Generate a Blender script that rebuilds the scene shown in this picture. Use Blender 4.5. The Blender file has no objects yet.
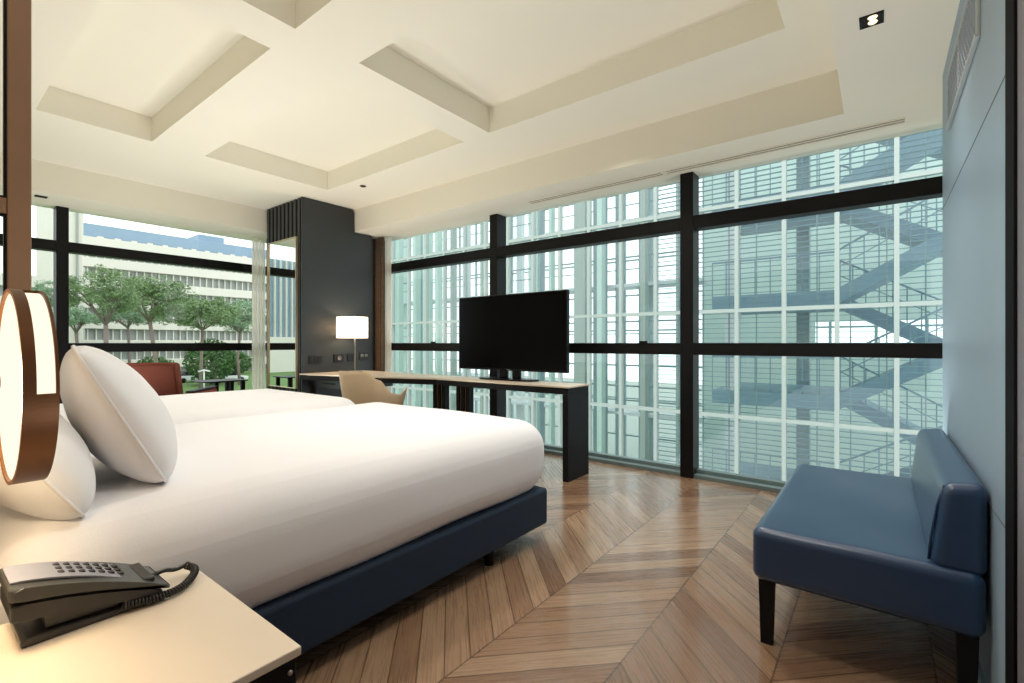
import bpy, bmesh, math, random
from mathutils import Vector, Matrix, noise

random.seed(7)
PI = math.pi
scene = bpy.context.scene
COL = scene.collection

# ------------------------------------------------------------------ materials
def s2l(c):
    c = c / 255.0
    return c / 12.92 if c <= 0.04045 else ((c + 0.055) / 1.055) ** 2.4

def rgb(r, g, b):
    return (s2l(r), s2l(g), s2l(b), 1.0)

MATS = {}

def mat(name, col, rough=0.5, metal=0.0, var=0.06, scale=18.0, bump=0.0, spec=0.5, coat=0.0, sheen=0.0, bscale=None):
    if name in MATS:
        return MATS[name]
    m = bpy.data.materials.new(name)
    m.use_nodes = True
    nt = m.node_tree
    b = nt.nodes['Principled BSDF']
    b.inputs['Roughness'].default_value = rough
    b.inputs['Metallic'].default_value = metal
    b.inputs['Specular IOR Level'].default_value = spec
    if coat:
        b.inputs['Coat Weight'].default_value = coat
        b.inputs['Coat Roughness'].default_value = 0.32
    if sheen:
        b.inputs['Sheen Weight'].default_value = sheen
    tc = nt.nodes.new('ShaderNodeTexCoord')
    nz = nt.nodes.new('ShaderNodeTexNoise')
    nz.inputs['Scale'].default_value = scale
    nz.inputs['Detail'].default_value = 4
    nt.links.new(tc.outputs['Object'], nz.inputs['Vector'])
    mx = nt.nodes.new('ShaderNodeMix')
    mx.data_type = 'RGBA'
    mx.inputs[6].default_value = tuple(c * (1 - var) for c in col[:3]) + (1,)
    mx.inputs[7].default_value = tuple(min(1, c * (1 + var)) for c in col[:3]) + (1,)
    nt.links.new(nz.outputs['Fac'], mx.inputs[0])
    nt.links.new(mx.outputs[2], b.inputs['Base Color'])
    if bump:
        nb = nt.nodes.new('ShaderNodeTexNoise')
        nb.inputs['Scale'].default_value = bscale or scale * 6
        nb.inputs['Detail'].default_value = 3
        nt.links.new(tc.outputs['Object'], nb.inputs['Vector'])
        bp = nt.nodes.new('ShaderNodeBump')
        bp.inputs['Strength'].default_value = bump
        bp.inputs['Distance'].default_value = 0.01
        nt.links.new(nb.outputs['Fac'], bp.inputs['Height'])
        nt.links.new(bp.outputs['Normal'], b.inputs['Normal'])
    MATS[name] = m
    return m

def emit(name, col, strength):
    m = bpy.data.materials.new(name)
    m.use_nodes = True
    nt = m.node_tree
    nt.nodes.clear()
    o = nt.nodes.new('ShaderNodeOutputMaterial')
    e = nt.nodes.new('ShaderNodeEmission')
    e.inputs['Color'].default_value = col
    e.inputs['Strength'].default_value = strength
    nt.links.new(e.outputs[0], o.inputs['Surface'])
    return m

def glass(name, tint, refl=0.06, rough=0.0):
    m = bpy.data.materials.new(name)
    m.use_nodes = True
    nt = m.node_tree
    nt.nodes.clear()
    o = nt.nodes.new('ShaderNodeOutputMaterial')
    t = nt.nodes.new('ShaderNodeBsdfTransparent')
    t.inputs['Color'].default_value = tint
    g = nt.nodes.new('ShaderNodeBsdfGlossy')
    g.inputs['Roughness'].default_value = rough
    lw = nt.nodes.new('ShaderNodeLayerWeight')
    lw.inputs['Blend'].default_value = 0.12
    mu = nt.nodes.new('ShaderNodeMath')
    mu.operation = 'MULTIPLY_ADD'
    mu.inputs[1].default_value = 0.35
    mu.inputs[2].default_value = refl
    mx = nt.nodes.new('ShaderNodeMixShader')
    nt.links.new(lw.outputs['Fresnel'], mu.inputs[0])
    nt.links.new(mu.outputs[0], mx.inputs[0])
    nt.links.new(t.outputs[0], mx.inputs[1])
    nt.links.new(g.outputs[0], mx.inputs[2])
    nt.links.new(mx.outputs[0], o.inputs['Surface'])
    return m

def math_node(nt, op, a=None, b=None, c=None):
    n = nt.nodes.new('ShaderNodeMath')
    n.operation = op
    for i, v in enumerate((a, b, c)):
        if v is None:
            continue
        if isinstance(v, (int, float)):
            n.inputs[i].default_value = v
        else:
            nt.links.new(v, n.inputs[i])
    return n.outputs[0]

def chevron_floor():
    m = bpy.data.materials.new('chevron_oak')
    m.use_nodes = True
    nt = m.node_tree
    b = nt.nodes['Principled BSDF']
    tc = nt.nodes.new('ShaderNodeTexCoord')
    sp = nt.nodes.new('ShaderNodeSeparateXYZ')
    nt.links.new(tc.outputs['Object'], sp.inputs[0])
    X, Y = sp.outputs[0], sp.outputs[1]
    W, P = 0.426, 0.128
    xs = math_node(nt, 'ADD', X, 0.707)
    p = math_node(nt, 'PINGPONG', xs, W)
    u = math_node(nt, 'ADD', Y, p)
    u = math_node(nt, 'ADD', u, -0.119)
    un = math_node(nt, 'DIVIDE', u, P)
    pid = math_node(nt, 'FLOOR', un)
    cid = math_node(nt, 'FLOOR', math_node(nt, 'DIVIDE', xs, W))
    cmb = nt.nodes.new('ShaderNodeCombineXYZ')
    nt.links.new(pid, cmb.inputs[0]); nt.links.new(cid, cmb.inputs[1])
    wn = nt.nodes.new('ShaderNodeTexWhiteNoise')
    nt.links.new(cmb.outputs[0], wn.inputs['Vector'])
    # grain, stretched along each plank
    g = nt.nodes.new('ShaderNodeCombineXYZ')
    nt.links.new(math_node(nt, 'MULTIPLY_ADD', p, 3.0, math_node(nt, 'MULTIPLY', cid, 7.3)), g.inputs[0])
    nt.links.new(math_node(nt, 'MULTIPLY', u, 42.0), g.inputs[1])
    nt.links.new(math_node(nt, 'MULTIPLY', pid, 3.7), g.inputs[2])
    nz = nt.nodes.new('ShaderNodeTexNoise')
    nz.inputs['Scale'].default_value = 1.6
    nz.inputs['Detail'].default_value = 6
    nz.inputs['Roughness'].default_value = 0.65
    nz.inputs['Distortion'].default_value = 0.6
    nt.links.new(g.outputs[0], nz.inputs['Vector'])
    r1 = nt.nodes.new('ShaderNodeValToRGB')
    e = r1.color_ramp.elements
    e[0].position = 0.0; e[0].color = FLOOR_C[0]
    e[1].position = 1.0; e[1].color = FLOOR_C[2]
    k = e.new(0.5); k.color = FLOOR_C[1]
    nt.links.new(wn.outputs['Value'], r1.inputs[0])
    r2 = nt.nodes.new('ShaderNodeValToRGB')
    e = r2.color_ramp.elements
    e[0].position = 0.32; e[0].color = (0.62, 0.58, 0.55, 1)
    e[1].position = 0.68; e[1].color = (1.08, 1.08, 1.08, 1)
    nt.links.new(nz.outputs['Fac'], r2.inputs[0])
    mx = nt.nodes.new('ShaderNodeMix'); mx.data_type = 'RGBA'; mx.blend_type = 'MULTIPLY'
    mx.inputs[0].default_value = 0.6
    nt.links.new(r1.outputs[0], mx.inputs[6]); nt.links.new(r2.outputs[0], mx.inputs[7])
    # joints
    f = math_node(nt, 'FRACT', un)
    ed = math_node(nt, 'MINIMUM', f, math_node(nt, 'SUBTRACT', 1.0, f))
    j1 = math_node(nt, 'LESS_THAN', ed, 0.028)
    e2 = math_node(nt, 'MINIMUM', p, math_node(nt, 'SUBTRACT', W, p))
    j2 = math_node(nt, 'LESS_THAN', e2, 0.003)
    jj = math_node(nt, 'MAXIMUM', j1, j2)
    jm = math_node(nt, 'MULTIPLY', jj, 0.7)
    m2 = nt.nodes.new('ShaderNodeMix'); m2.data_type = 'RGBA'
    nt.links.new(jm, m2.inputs[0]); nt.links.new(mx.outputs[2], m2.inputs[6])
    m2.inputs[7].default_value = rgb(58, 38, 26)
    nt.links.new(m2.outputs[2], b.inputs['Base Color'])
    b.inputs['Specular IOR Level'].default_value = 0.5
    b.inputs['Coat Weight'].default_value = 0.6; b.inputs['Coat Roughness'].default_value = 0.12
    rr = math_node(nt, 'MULTIPLY_ADD', nz.outputs['Fac'], 0.16, 0.20)
    nt.links.new(rr, b.inputs['Roughness'])
    bp = nt.nodes.new('ShaderNodeBump')
    bp.inputs['Strength'].default_value = 0.12; bp.inputs['Distance'].default_value = 0.004
    hh = math_node(nt, 'SUBTRACT', nz.outputs['Fac'], math_node(nt, 'MULTIPLY', jj, 1.0))
    nt.links.new(hh, bp.inputs['Height'])
    nt.links.new(bp.outputs[0], b.inputs['Normal'])
    return m

FLOOR_C = [rgb(124, 93, 70), rgb(149, 117, 91), rgb(171, 141, 113)]

# ------------------------------------------------------------------ mesh helpers
class MB:
    def __init__(self):
        self.bm = bmesh.new()

    def add(self, verts, faces, smooth=False):
        vs = [self.bm.verts.new(v) for v in verts]
        for f in faces:
            try:
                fc = self.bm.faces.new([vs[i] for i in f])
                fc.smooth = smooth
            except ValueError:
                pass
        return vs

    def box(self, x0, x1, y0, y1, z0, z1, bev=0.0, seg=2, M=None):
        v = [(x0, y0, z0), (x1, y0, z0), (x1, y1, z0), (x0, y1, z0), (x0, y0, z1), (x1, y0, z1), (x1, y1, z1), (x0, y1, z1)]
        if M is not None:
            v = [M @ Vector(p) for p in v]
        f = [(0, 3, 2, 1), (4, 5, 6, 7), (0, 1, 5, 4), (1, 2, 6, 5), (2, 3, 7, 6), (3, 0, 4, 7)]
        vs = self.add(v, f)
        if bev > 0:
            es = list({e for q in vs for e in q.link_edges})
            r = bmesh.ops.bevel(self.bm, geom=es, offset=bev, segments=seg, affect='EDGES', profile=0.5)
            for fc in r['faces']:
                fc.smooth = True
        return self

    def prism(self, poly, a0, a1, axis='z', bev=0.0, seg=2, smooth=False):
        def P(p, a):
            if axis == 'z': return (p[0], p[1], a)
            if axis == 'x': return (a, p[0], p[1])
            return (p[0], a, p[1])
        n = len(poly)
        v = [P(p, a0) for p in poly] + [P(p, a1) for p in poly]
        f = [tuple(range(n - 1, -1, -1)), tuple(range(n, 2 * n))]
        f += [(i, (i + 1) % n, n + (i + 1) % n, n + i) for i in range(n)]
        vs = self.add(v, f, smooth)
        if bev > 0:
            es = list({e for q in vs for e in q.link_edges})
            bmesh.ops.bevel(self.bm, geom=es, offset=bev, segments=seg, affect='EDGES', profile=0.5)
        return self

    def tube(self, pts, r, n=10, caps=True, smooth=True):
        pts = [Vector(p) for p in pts]
        rs = r if isinstance(r, (list, tuple)) else [r] * len(pts)
        rings, prev = [], None
        for i, p in enumerate(pts):
            t = (pts[min(i + 1, len(pts) - 1)] - pts[max(i - 1, 0)]).normalized()
            if prev is None:
                a = Vector((0, 0, 1)) if abs(t.z) < 0.9 else Vector((1, 0, 0))
                nrm = t.cross(a).normalized()
            else:
                nrm = (prev - t * prev.dot(t)).normalized()
            prev = nrm
            bn = t.cross(nrm)
            rings.append([p + (nrm * math.cos(2 * PI * k / n) + bn * math.sin(2 * PI * k / n)) * rs[i] for k in range(n)])
        v = [q for rg in rings for q in rg]
        f = []
        for i in range(len(rings) - 1):
            for k in range(n):
                a, b = i * n + k, i * n + (k + 1) % n
                f.append((a, b, b + n, a + n))
        if caps:
            f.append(tuple(range(n - 1, -1, -1)))
            f.append(tuple((len(rings) - 1) * n + k for k in range(n)))
        self.add(v, f, smooth)
        return self

    def lathe(self, prof, c=(0, 0, 0), n=40, axis='z', smooth=True, close=False):
        v, f = [], []
        for (r, h) in prof:
            for k in range(n):
                a = 2 * PI * k / n
                if axis == 'z':
                    v.append((c[0] + r * math.cos(a), c[1] + r * math.sin(a), c[2] + h))
                else:
                    v.append((c[0] + r * math.cos(a), c[1] + h, c[2] + r * math.sin(a)))
        m = len(prof)
        for i in range(m if close else m - 1):
            for k in range(n):
                a, b = i * n + k, i * n + (k + 1) % n
                a2, b2 = ((i + 1) % m) * n + k, ((i + 1) % m) * n + (k + 1) % n
                f.append((a, b, b2, a2))
        self.add(v, f, smooth)
        return self

    def quad(self, a, b, c, d):
        self.add([a, b, c, d], [(0, 1, 2, 3)])
        return self

    def build(self, name, m, parent=None, fix=True):
        if fix:
            bmesh.ops.remove_doubles(self.bm, verts=self.bm.verts, dist=1e-6)
            bmesh.ops.recalc_face_normals(self.bm, faces=self.bm.faces)
        me = bpy.data.meshes.new(name)
        self.bm.to_mesh(me)
        self.bm.free()
        me.materials.append(m)
        o = bpy.data.objects.new(name, me)
        COL.objects.link(o)
        if parent is not None:
            o.parent = parent
            o.matrix_parent_inverse = Matrix.Translation(-Vector(parent.location)) if parent.rotation_euler.z == 0 else Matrix()
        return o

def tag(o, label=None, cat=None, group=None, kind=None):
    if label: o['label'] = label
    if cat: o['category'] = cat
    if group: o['group'] = group
    if kind: o['kind'] = kind
    return o

def empty(name, loc, label, cat, group=None, kind=None, rz=0.0):
    o = bpy.data.objects.new(name, None)
    o.empty_display_size = 0.1
    o.location = loc
    o.rotation_euler = (0, 0, rz)
    COL.objects.link(o)
    return tag(o, label, cat, group, kind)

def copy_tree(o, parent=None):
    c = o.copy()
    COL.objects.link(c)
    c.parent = parent
    for ch in list(o.children):
        copy_tree(ch, c)
    return c

def lp(o, label):
    o['label'] = label
    return o

def rounded_box_bm(hx, hy, hz, r, n=(24, 24, 12), fn=None, c=(0, 0, 0)):
    """a dense box pushed onto a rounded-box surface; fn displaces the vertices"""
    bm = bmesh.new()
    cache = {}
    def V(p):
        k = (round(p[0], 6), round(p[1], 6), round(p[2], 6))
        if k in cache: return cache[k]
        q = Vector(p)
        inner = Vector((max(-hx + r, min(hx - r, q.x)), max(-hy + r, min(hy - r, q.y)), max(-hz + r, min(hz - r, q.z))))
        d = q - inner
        if d.length > 1e-9:
            q = inner + d.normalized() * r
        q = q + Vector(c)
        if fn: q = Vector(fn(q))
        cache[k] = bm.verts.new(q)
        return cache[k]
    def lin(h, m):
        # denser samples close to the rounded rim
        out = [-h + 2 * h * i / m for i in range(m + 1)]
        extra = [(-h + r * t / 5) for t in range(1, 6)] + [(h - r * t / 5) for t in range(1, 6)]
        return sorted(set(round(x, 5) for x in out + extra))
    def face(pts):
        try:
            f = bm.faces.new([V(p) for p in pts]); f.smooth = True
        except ValueError:
            pass
    L = [lin(hx, n[0]), lin(hy, n[1]), lin(hz, n[2])]
    for ax in range(3):
        a, b = [(1, 2), (0, 2), (0, 1)][ax]
        h = (hx, hy, hz)[ax]
        for s in (-h, h):
            for i in range(len(L[a]) - 1):
                for j in range(len(L[b]) - 1):
                    def pt(u, v):
                        p = [0, 0, 0]; p[ax] = s; p[a] = u; p[b] = v
                        return tuple(p)
                    q = [pt(L[a][i], L[b][j]), pt(L[a][i + 1], L[b][j]), pt(L[a][i + 1], L[b][j + 1]), pt(L[a][i], L[b][j + 1])]
                    face(q)
    m = MB(); m.bm.free(); m.bm = bm
    return m

# ------------------------------------------------------------------ palette
M_ceil = mat('ceiling_plaster', rgb(243, 239, 224), 0.85, var=0.012, scale=3)
M_black = mat('black_window_metal', rgb(11, 11, 12), 0.45, var=0.1, spec=0.25)
M_sill = mat('grey_sill_metal', rgb(120, 138, 138), 0.45, metal=0.3, var=0.04)
M_bluewall = mat('blue_grey_panel', rgb(146, 168, 186), 0.42, var=0.02, scale=4)
M_dark = mat('charcoal_lacquer', rgb(46, 51, 53), 0.42, var=0.05)
M_blackwood = mat('black_stained_wood', rgb(17, 18, 19), 0.55, var=0.15, spec=0.2)
M_white = mat('white_linen', rgb(240, 239, 241), 0.85, var=0.012, scale=4, bump=0.06, bscale=220, sheen=0.1)
M_navy = mat('navy_fabric', rgb(16, 38, 60), 0.75, var=0.1, scale=60, bump=0.15, bscale=500)
M_leather = mat('blue_leather', rgb(24, 58, 94), 0.36, var=0.06, scale=10, bump=0.05, bscale=160, coat=0.5)
M_wood_post = mat('brown_oak_trim', rgb(146, 112, 86), 0.5, var=0.12, scale=9)
M_bronze = mat('dark_bronze', rgb(96, 62, 34), 0.42, metal=0.6, var=0.08)
M_cream = mat('cream_laminate', rgb(226, 212, 192), 0.45, var=0.02)
M_beige = mat('beige_upholstery', rgb(196, 172, 140), 0.7, var=0.05, bump=0.05, bscale=300)
M_rust = mat('rust_velvet', rgb(106, 47, 27), 0.8, var=0.14, scale=14)
M_desk = mat('pale_desk_top', rgb(212, 196, 174), 0.35, var=0.03)
M_gold = mat('brushed_brass', rgb(176, 142, 96), 0.35, metal=0.9, var=0.05)
M_steel = mat('brushed_steel', rgb(170, 168, 164), 0.35, metal=0.9, var=0.04)
M_tv = mat('television_black', rgb(6, 6, 7), 0.3, var=0.05, spec=0.2)
M_screen = mat('television_screen', rgb(4, 4, 5), 0.2, var=0.02, spec=0.1)
M_browncurt = mat('brown_curtain_cloth', rgb(96, 80, 68), 0.9, var=0.55, scale=45)
M_phone = mat('phone_plastic', rgb(40, 38, 36), 0.32, var=0.05)
M_phone2 = mat('phone_grey_face', rgb(150, 150, 160), 0.4, var=0.03)
M_socket = mat('socket_black', rgb(16, 16, 17), 0.35, var=0.05)
M_socket2 = mat('socket_grey', rgb(120, 120, 118), 0.4, var=0.05)
M_grille = mat('grille_metal', rgb(150, 160, 170), 0.5, metal=0.2, var=0.05)
M_alu = mat('aluminium_frame', rgb(190, 196, 196), 0.4, metal=0.5, var=0.03)
M_dkcav = mat('dark_cavity', rgb(18, 20, 24), 0.8, var=0.05)
M_door = mat('mauve_grey_door', rgb(112, 108, 116), 0.5, var=0.03)

def sheer_mat():
    m = bpy.data.materials.new('sheer_voile')
    m.use_nodes = True
    nt = m.node_tree; nt.nodes.clear()
    o = nt.nodes.new('ShaderNodeOutputMaterial')
    d = nt.nodes.new('ShaderNodeBsdfDiffuse'); d.inputs[0].default_value = rgb(252, 248, 240)
    t = nt.nodes.new('ShaderNodeBsdfTranslucent'); t.inputs[0].default_value = rgb(252, 248, 240)
    tr = nt.nodes.new('ShaderNodeBsdfTransparent')
    a = nt.nodes.new('ShaderNodeMixShader'); a.inputs[0].default_value = 0.6
    b = nt.nodes.new('ShaderNodeMixShader'); b.inputs[0].default_value = 0.12
    nt.links.new(d.outputs[0], a.inputs[1]); nt.links.new(t.outputs[0], a.inputs[2])
    nt.links.new(a.outputs[0], b.inputs[1]); nt.links.new(tr.outputs[0], b.inputs[2])
    nt.links.new(b.outputs[0], o.inputs[0])
    return m
M_sheer = sheer_mat()
M_glassA = glass('window_glass_green', (0.91, 0.945, 0.942, 1), 0.03)
M_glassB = glass('window_glass_clear', (0.90, 0.95, 0.935, 1), 0.03)

# ================================================================== ROOM SHELL
YA = 3.95          # inner face of the long window
XB = -6.6          # inner face of the end window
ZS, ZC, ZT = 2.49, 2.77, 2.97
XW = 0.256         # right wall

f = MB(); f.box(-6.75, 1.0, -0.25, 3.965, -0.12, 0.0)
o = f.build('floor', chevron_floor()); tag(o, 'brown oak chevron parquet floor of the bedroom', 'floor', kind='structure')

xs = [-6.78, -6.1, -4.78, -2.735, -2.46, -0.40, -0.174, 1.0]
ys = [-0.25, 0.61, 1.30, 1.69, 2.885, 3.516, 4.14]
def zcell(i, j):
    if i == 0 or i == 6 or j == 5: return ZS
    if j in (1, 3) and i in (2, 4): return ZT
    return ZC
c = MB()
for i in range(7):
    for j in range(6):
        z = zcell(i, j)
        x0, x1, y0, y1 = xs[i], xs[i + 1], ys[j], ys[j + 1]
        c.quad((x0, y0, z), (x0, y1, z), (x1, y1, z), (x1, y0, z))
        if i < 6:
            z2 = zcell(i + 1, j)
            if abs(z2 - z) > 1e-5: c.quad((x1, y0, z), (x1, y1, z), (x1, y1, z2), (x1, y0, z2))
        if j < 5:
            z2 = zcell(i, j + 1)
            if abs(z2 - z) > 1e-5: c.quad((x0, y1, z), (x1, y1, z), (x1, y1, z2), (x0, y1, z2))
c.quad((-6.78, -0.25, 3.2), (1.0, -0.25, 3.2), (1.0, 4.14, 3.2), (-6.78, 4.14, 3.2))
for (a, b) in (((-6.78, -0.25), (-6.78, 4.14)), ((-6.78, 4.14), (1.0, 4.14)), ((1.0, 4.14), (1.0, -0.25)), ((1.0, -0.25), (-6.78, -0.25))):
    c.quad((a[0], a[1], ZS), (b[0], b[1], ZS), (b[0], b[1], 3.2), (a[0], a[1], 3.2))
# inner ends of the taller cells along the headboard side
c.quad((-6.1, -0.25, ZS), (-0.174, -0.25, ZS), (-0.174, -0.25, ZC), (-6.1, -0.25, ZC))
o = c.build('ceiling', M_ceil); tag(o, 'cream plaster ceiling with square coffers and lowered borders', 'ceiling', kind='structure')

w = MB(); w.box(-6.75, 1.0, -0.25, -0.12, 0, 2.9)
o = w.build('wall_headboard', mat('taupe_wall', rgb(190, 176, 158), 0.7, var=0.03)); tag(o, 'plain taupe wall behind the heads of the beds', 'wall', kind='structure')

# right wall: blue grey lining panels with slanting joints
w = MB()
w.box(XW, XW + 0.12, 1.72, 3.33, 0.0, ZS)
wr = w.build('wall_right', M_bluewall); tag(wr, 'blue grey panelled wall behind the blue bench', 'wall', kind='structure')
j = MB()
for z in (0.62, 1.79):
    j.box(XW - 0.0012, XW + 0.002, 1.72, 3.33, z, z + 0.004)
lp(j.build('panel_joint', mat('panel_joint_grey', rgb(96, 110, 120), 0.6), wr), 'fine joints between the panels')
j = MB(); j.box(XW - 0.012, XW, 1.75, 3.33, 0.0, 0.06, 0.002)
lp(j.build('skirting', M_bluewall, wr), 'low skirting strip')

w = MB(); w.box(XW, XW + 0.1, -0.12, 1.62, 0, ZS)
dr = w.build('door_1', M_door); tag(dr, 'mauve grey door leaf next to the black jamb', 'door', kind='structure')
w = MB(); w.box(XW - 0.006, XW + 0.12, 1.62, 1.72, 0, ZS, 0.002)
o = w.build('door_frame', mat('black_jamb_paint', rgb(8, 8, 9), 0.8, spec=0.1), dr); lp(o, 'black door jamb')
w = MB(); w.box(0.93, 1.0, -0.12, 4.14, 0, 2.9)
o = w.build('wall_return', M_ceil); tag(o, 'plaster wall closing the curtain pocket beside the long window', 'wall', kind='structure')
w = MB(); w.box(XW + 0.12, 0.93, 3.2, 3.33, 0, 2.9)
o = w.build('wall_pocket', M_ceil); tag(o, 'plaster return behind the blue grey wall panel', 'wall', kind='structure')

# ------------------------------------------------------------------ long window
W1 = empty('window_1', (-2.3, YA, 0), 'long black framed window wall behind the desk and television', 'window', kind='structure')
fr = MB()
mull = [(-5.425, -5.32), (-3.362, -3.257), (-1.305, -1.20), (0.757, 0.862)]
for a, b in mull:
    fr.box(a, b, YA, YA + 0.16, 0.0, ZS, 0.003)
seg = [(-6.75, -5.425), (-5.32, -3.362), (-3.257, -1.305), (-1.20, 0.757), (0.862, 0.93)]
for a, b in seg:
    fr.box(a, b, YA + 0.002, YA + 0.12, 2.025, 2.133, 0.003)
    fr.box(a, b, YA + 0.002, YA + 0.12, 1.003, 1.10, 0.003)
fr.build('frame', M_black, W1)
s = MB()
for a, b in seg:
    s.box(a, b, YA + 0.02, YA + 0.15, -0.02, 0.03, 0.002)
    s.box(a, b, YA + 0.09, YA + 0.15, 0.03, 0.06, 0.002)
lp(s.build('sill', M_sill, W1), 'grey metal bottom rail')
g = MB()
for a, b in seg:
    for z0, z1 in ((0.05, 1.01), (1.095, 2.03), (2.128, ZS + 0.02)):
        g.quad((a - 0.01, YA + 0.115, z0), (b + 0.01, YA + 0.115, z0), (b + 0.01, YA + 0.115, z1), (a - 0.01, YA + 0.115, z1))
g.build('pane', M_glassA, W1)
# small catches on the lower transom
for x in (-4.25, -1.62):
    h = MB(); h.box(x - 0.035, x + 0.035, YA - 0.012, YA + 0.01, 1.10, 1.118, 0.004)
    h.build('catch', M_black, W1)

# ------------------------------------------------------------------ end window
W2 = empty('window_2', (XB, 1.7, 0), 'black framed end window overlooking the pine trees', 'window', kind='structure')
fr = MB()
mull2 = [(-0.12, -0.05), (0.995, 1.09), (3.95, 4.14)]
for a, b in mull2:
    fr.box(XB - 0.15, XB, a, b, 0.0, ZS, 0.003)
seg2 = [(-0.05, 0.995), (1.09, 3.95)]
for a, b in seg2:
    fr.box(XB - 0.12, XB - 0.002, a, b, 2.035, 2.14, 0.003)
    fr.box(XB - 0.12, XB - 0.002, a, b, 1.003, 1.10, 0.003)
    fr.box(XB - 0.12, XB - 0.002, a, b, 0.0, 0.06, 0.003)
fr.build('frame', M_black, W2)
g = MB()
for a, b in seg2:
    for z0, z1 in ((0.05, 1.01), (1.095, 2.04), (2.135, ZS + 0.02)):
        g.quad((XB - 0.11, a - 0.01, z0), (XB - 0.11, b + 0.01, z0), (XB - 0.11, b + 0.01, z1), (XB - 0.11, a - 0.01, z1))
g.build('pane', M_glassB, W2)

# ------------------------------------------------------------------ curtains
def curtain(name, m, axis, fixed, a, b, z0, z1, amp, waves, label, grp=None):
    n = 60
    mb = MB()
    pts = []
    for i in range(n + 1):
        t = i / n
        s_ = a + (b - a) * t
        d = amp * math.sin(2 * PI * waves * t) + 0.3 * amp * math.sin(2 * PI * waves * 2.3 * t + 1)
        pts.append((s_, fixed + d))
    v, fcs = [], []
    rows = 8
    for r in range(rows + 1):
        z = z0 + (z1 - z0) * r / rows
        k = 1.0 + 0.25 * (1 - r / rows)
        for (p, q) in pts:
            q2 = fixed + (q - fixed) * k
            v.append((p, q2, z) if axis == 'x' else (q2, p, z))
    for r in range(rows):
        for i in range(n):
            k = r * (n + 1) + i
            fcs.append((k, k + 1, k + n + 2, k + n + 1))
    mb.add(v, fcs, True)
    o = mb.build(name, m)
    if m is not M_sheer:
        md = o.modifiers.new('thick', 'SOLIDIFY'); md.thickness = 0.004
    return tag(o, label, 'curtain', grp)
curtain('brown_curtain', M_browncurt, 'x', 3.865, -5.32, -5.075, 0.012, 2.47, 0.026, 5, 'brown patterned curtain drawn back at the long window beside the dark column')
curtain('sheer_curtain', M_sheer, 'x', 3.905, -5.12, -4.985, 0.012, 2.47, 0.014, 3, 'narrow cream sheer curtain between the brown curtain and the long window')
curtain('sheer_curtain', M_sheer, 'y', -6.46, 2.83, 3.0, 0.012, 2.47, 0.02, 4, 'white sheer curtain hanging at the end window left of the tall mirror')
curtain('brown_curtain', M_browncurt, 'y', -6.40, 2.99, 3.12, 0.012, 2.47, 0.018, 3, 'brown curtain strip at the end window just left of the tall mirror')

# ------------------------------------------------------------------ corner column with slats
CB = empty('slatted_column', (-5.62, 3.3, 0), 'dark floor to ceiling column with vertical slats around a tall mirror', 'column')
b = MB()
poly = [(2.87, 0.0), (3.785, 0.0), (3.785, 2.475), (3.505, 2.475), (3.505, 2.765), (2.87, 2.765)]
b.prism(poly, -6.05, -5.225, 'x')
b.build('core', M_blackwood, CB)
b = MB()
poly = [(2.825, 0.0), (3.785, 0.0), (3.785, 2.44), (3.75, 2.475), (3.505, 2.475), (3.505, 2.73), (3.47, 2.765), (2.825, 2.765)]
b.prism(poly, -5.225, -5.20, 'x', bev=0.003)
lp(b.build('side_panel', M_dark, CB), 'smooth charcoal side panel')
b = MB()
xx = -6.05
while xx < -5.26:
    b.box(xx, xx + 0.052, 2.83, 2.87, 0.0, 2.765, 0.003)
    xx += 0.092
b.build('slat', M_dark, CB)

MI = empty('wall_mirror', (-5.64, 2.815, 0.55), 'tall narrow mirror in a thin brass frame on the slatted dark column', 'mirror')
x0, x1, z0, z1 = -5.975, -5.30, 0.572, 2.325
b = MB()
t = 0.009
for q in ((x0, x0 + t, z0, z1), (x1 - t, x1, z0, z1), (x0 + t, x1 - t, z0, z0 + t), (x0 + t, x1 - t, z1 - t, z1)):
    b.box(q[0], q[1], 2.802, 2.829, q[2], q[3], 0.002)
b.build('frame', mat('pale_brass', rgb(206, 190, 160), 0.4, metal=0.7, var=0.03), MI)
b = MB(); b.box(x0 + t, x1 - t, 2.816, 2.829, z0 + t, z1 - t)
mm = mat('mirror_silver', rgb(236, 242, 242), 0.015, metal=1.0, var=0.0)
lp(b.build('mirror_glass', mm, MI), 'silvered glass')

# ------------------------------------------------------------------ wall sockets on the column side
def socket(y, z, label, wy, wz, marks):
    e = empty('socket_plate', (-5.20, y, z), label, 'socket', 'black socket plates above the desk')
    b = MB(); b.box(-5.20, -5.188, y - wy / 2, y + wy / 2, z - wz / 2, z + wz / 2, 0.003)
    b.build('plate', M_socket, e)
    if marks == 'switch':
        for k in (-1, 0, 1):
            b = MB(); b.box(-5.188, -5.184, y + k * wy * 0.3 - wy * 0.12, y + k * wy * 0.3 + wy * 0.12, z - wz * 0.3, z + wz * 0.3, 0.001)
            b.build('rocker', M_socket, e)
    elif marks == 'round':
        b = MB(); b.lathe([(0.0, 0), (0.026, 0), (0.026, 0.004), (0.022, 0.005), (0.02, -0.006 + 0.008), (0, 0.002)], (0, 0, 0), 24)
        bmesh.ops.rotate(b.bm, verts=b.bm.verts, cent=(0, 0, 0), matrix=Matrix.Rotation(PI / 2, 3, 'Y'))
        bmesh.ops.translate(b.bm, verts=b.bm.verts, vec=(-5.188, y, z))
        lp(b.build('outlet', M_socket2, e), 'grey round outlet')
    else:
        for k in (-1, 1):
            b = MB(); b.box(-5.188, -5.184, y + k * wy * 0.22 - wy * 0.14, y + k * wy * 0.22 + wy * 0.14, z - wz * 0.05, z + wz * 0.28, 0.001)
            lp(b.build('port', M_socket2, e), 'grey data port')
socket(2.985, 0.908, 'long black switch plate above the desk nearest the mirror', 0.17, 0.09, 'switch')
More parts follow.
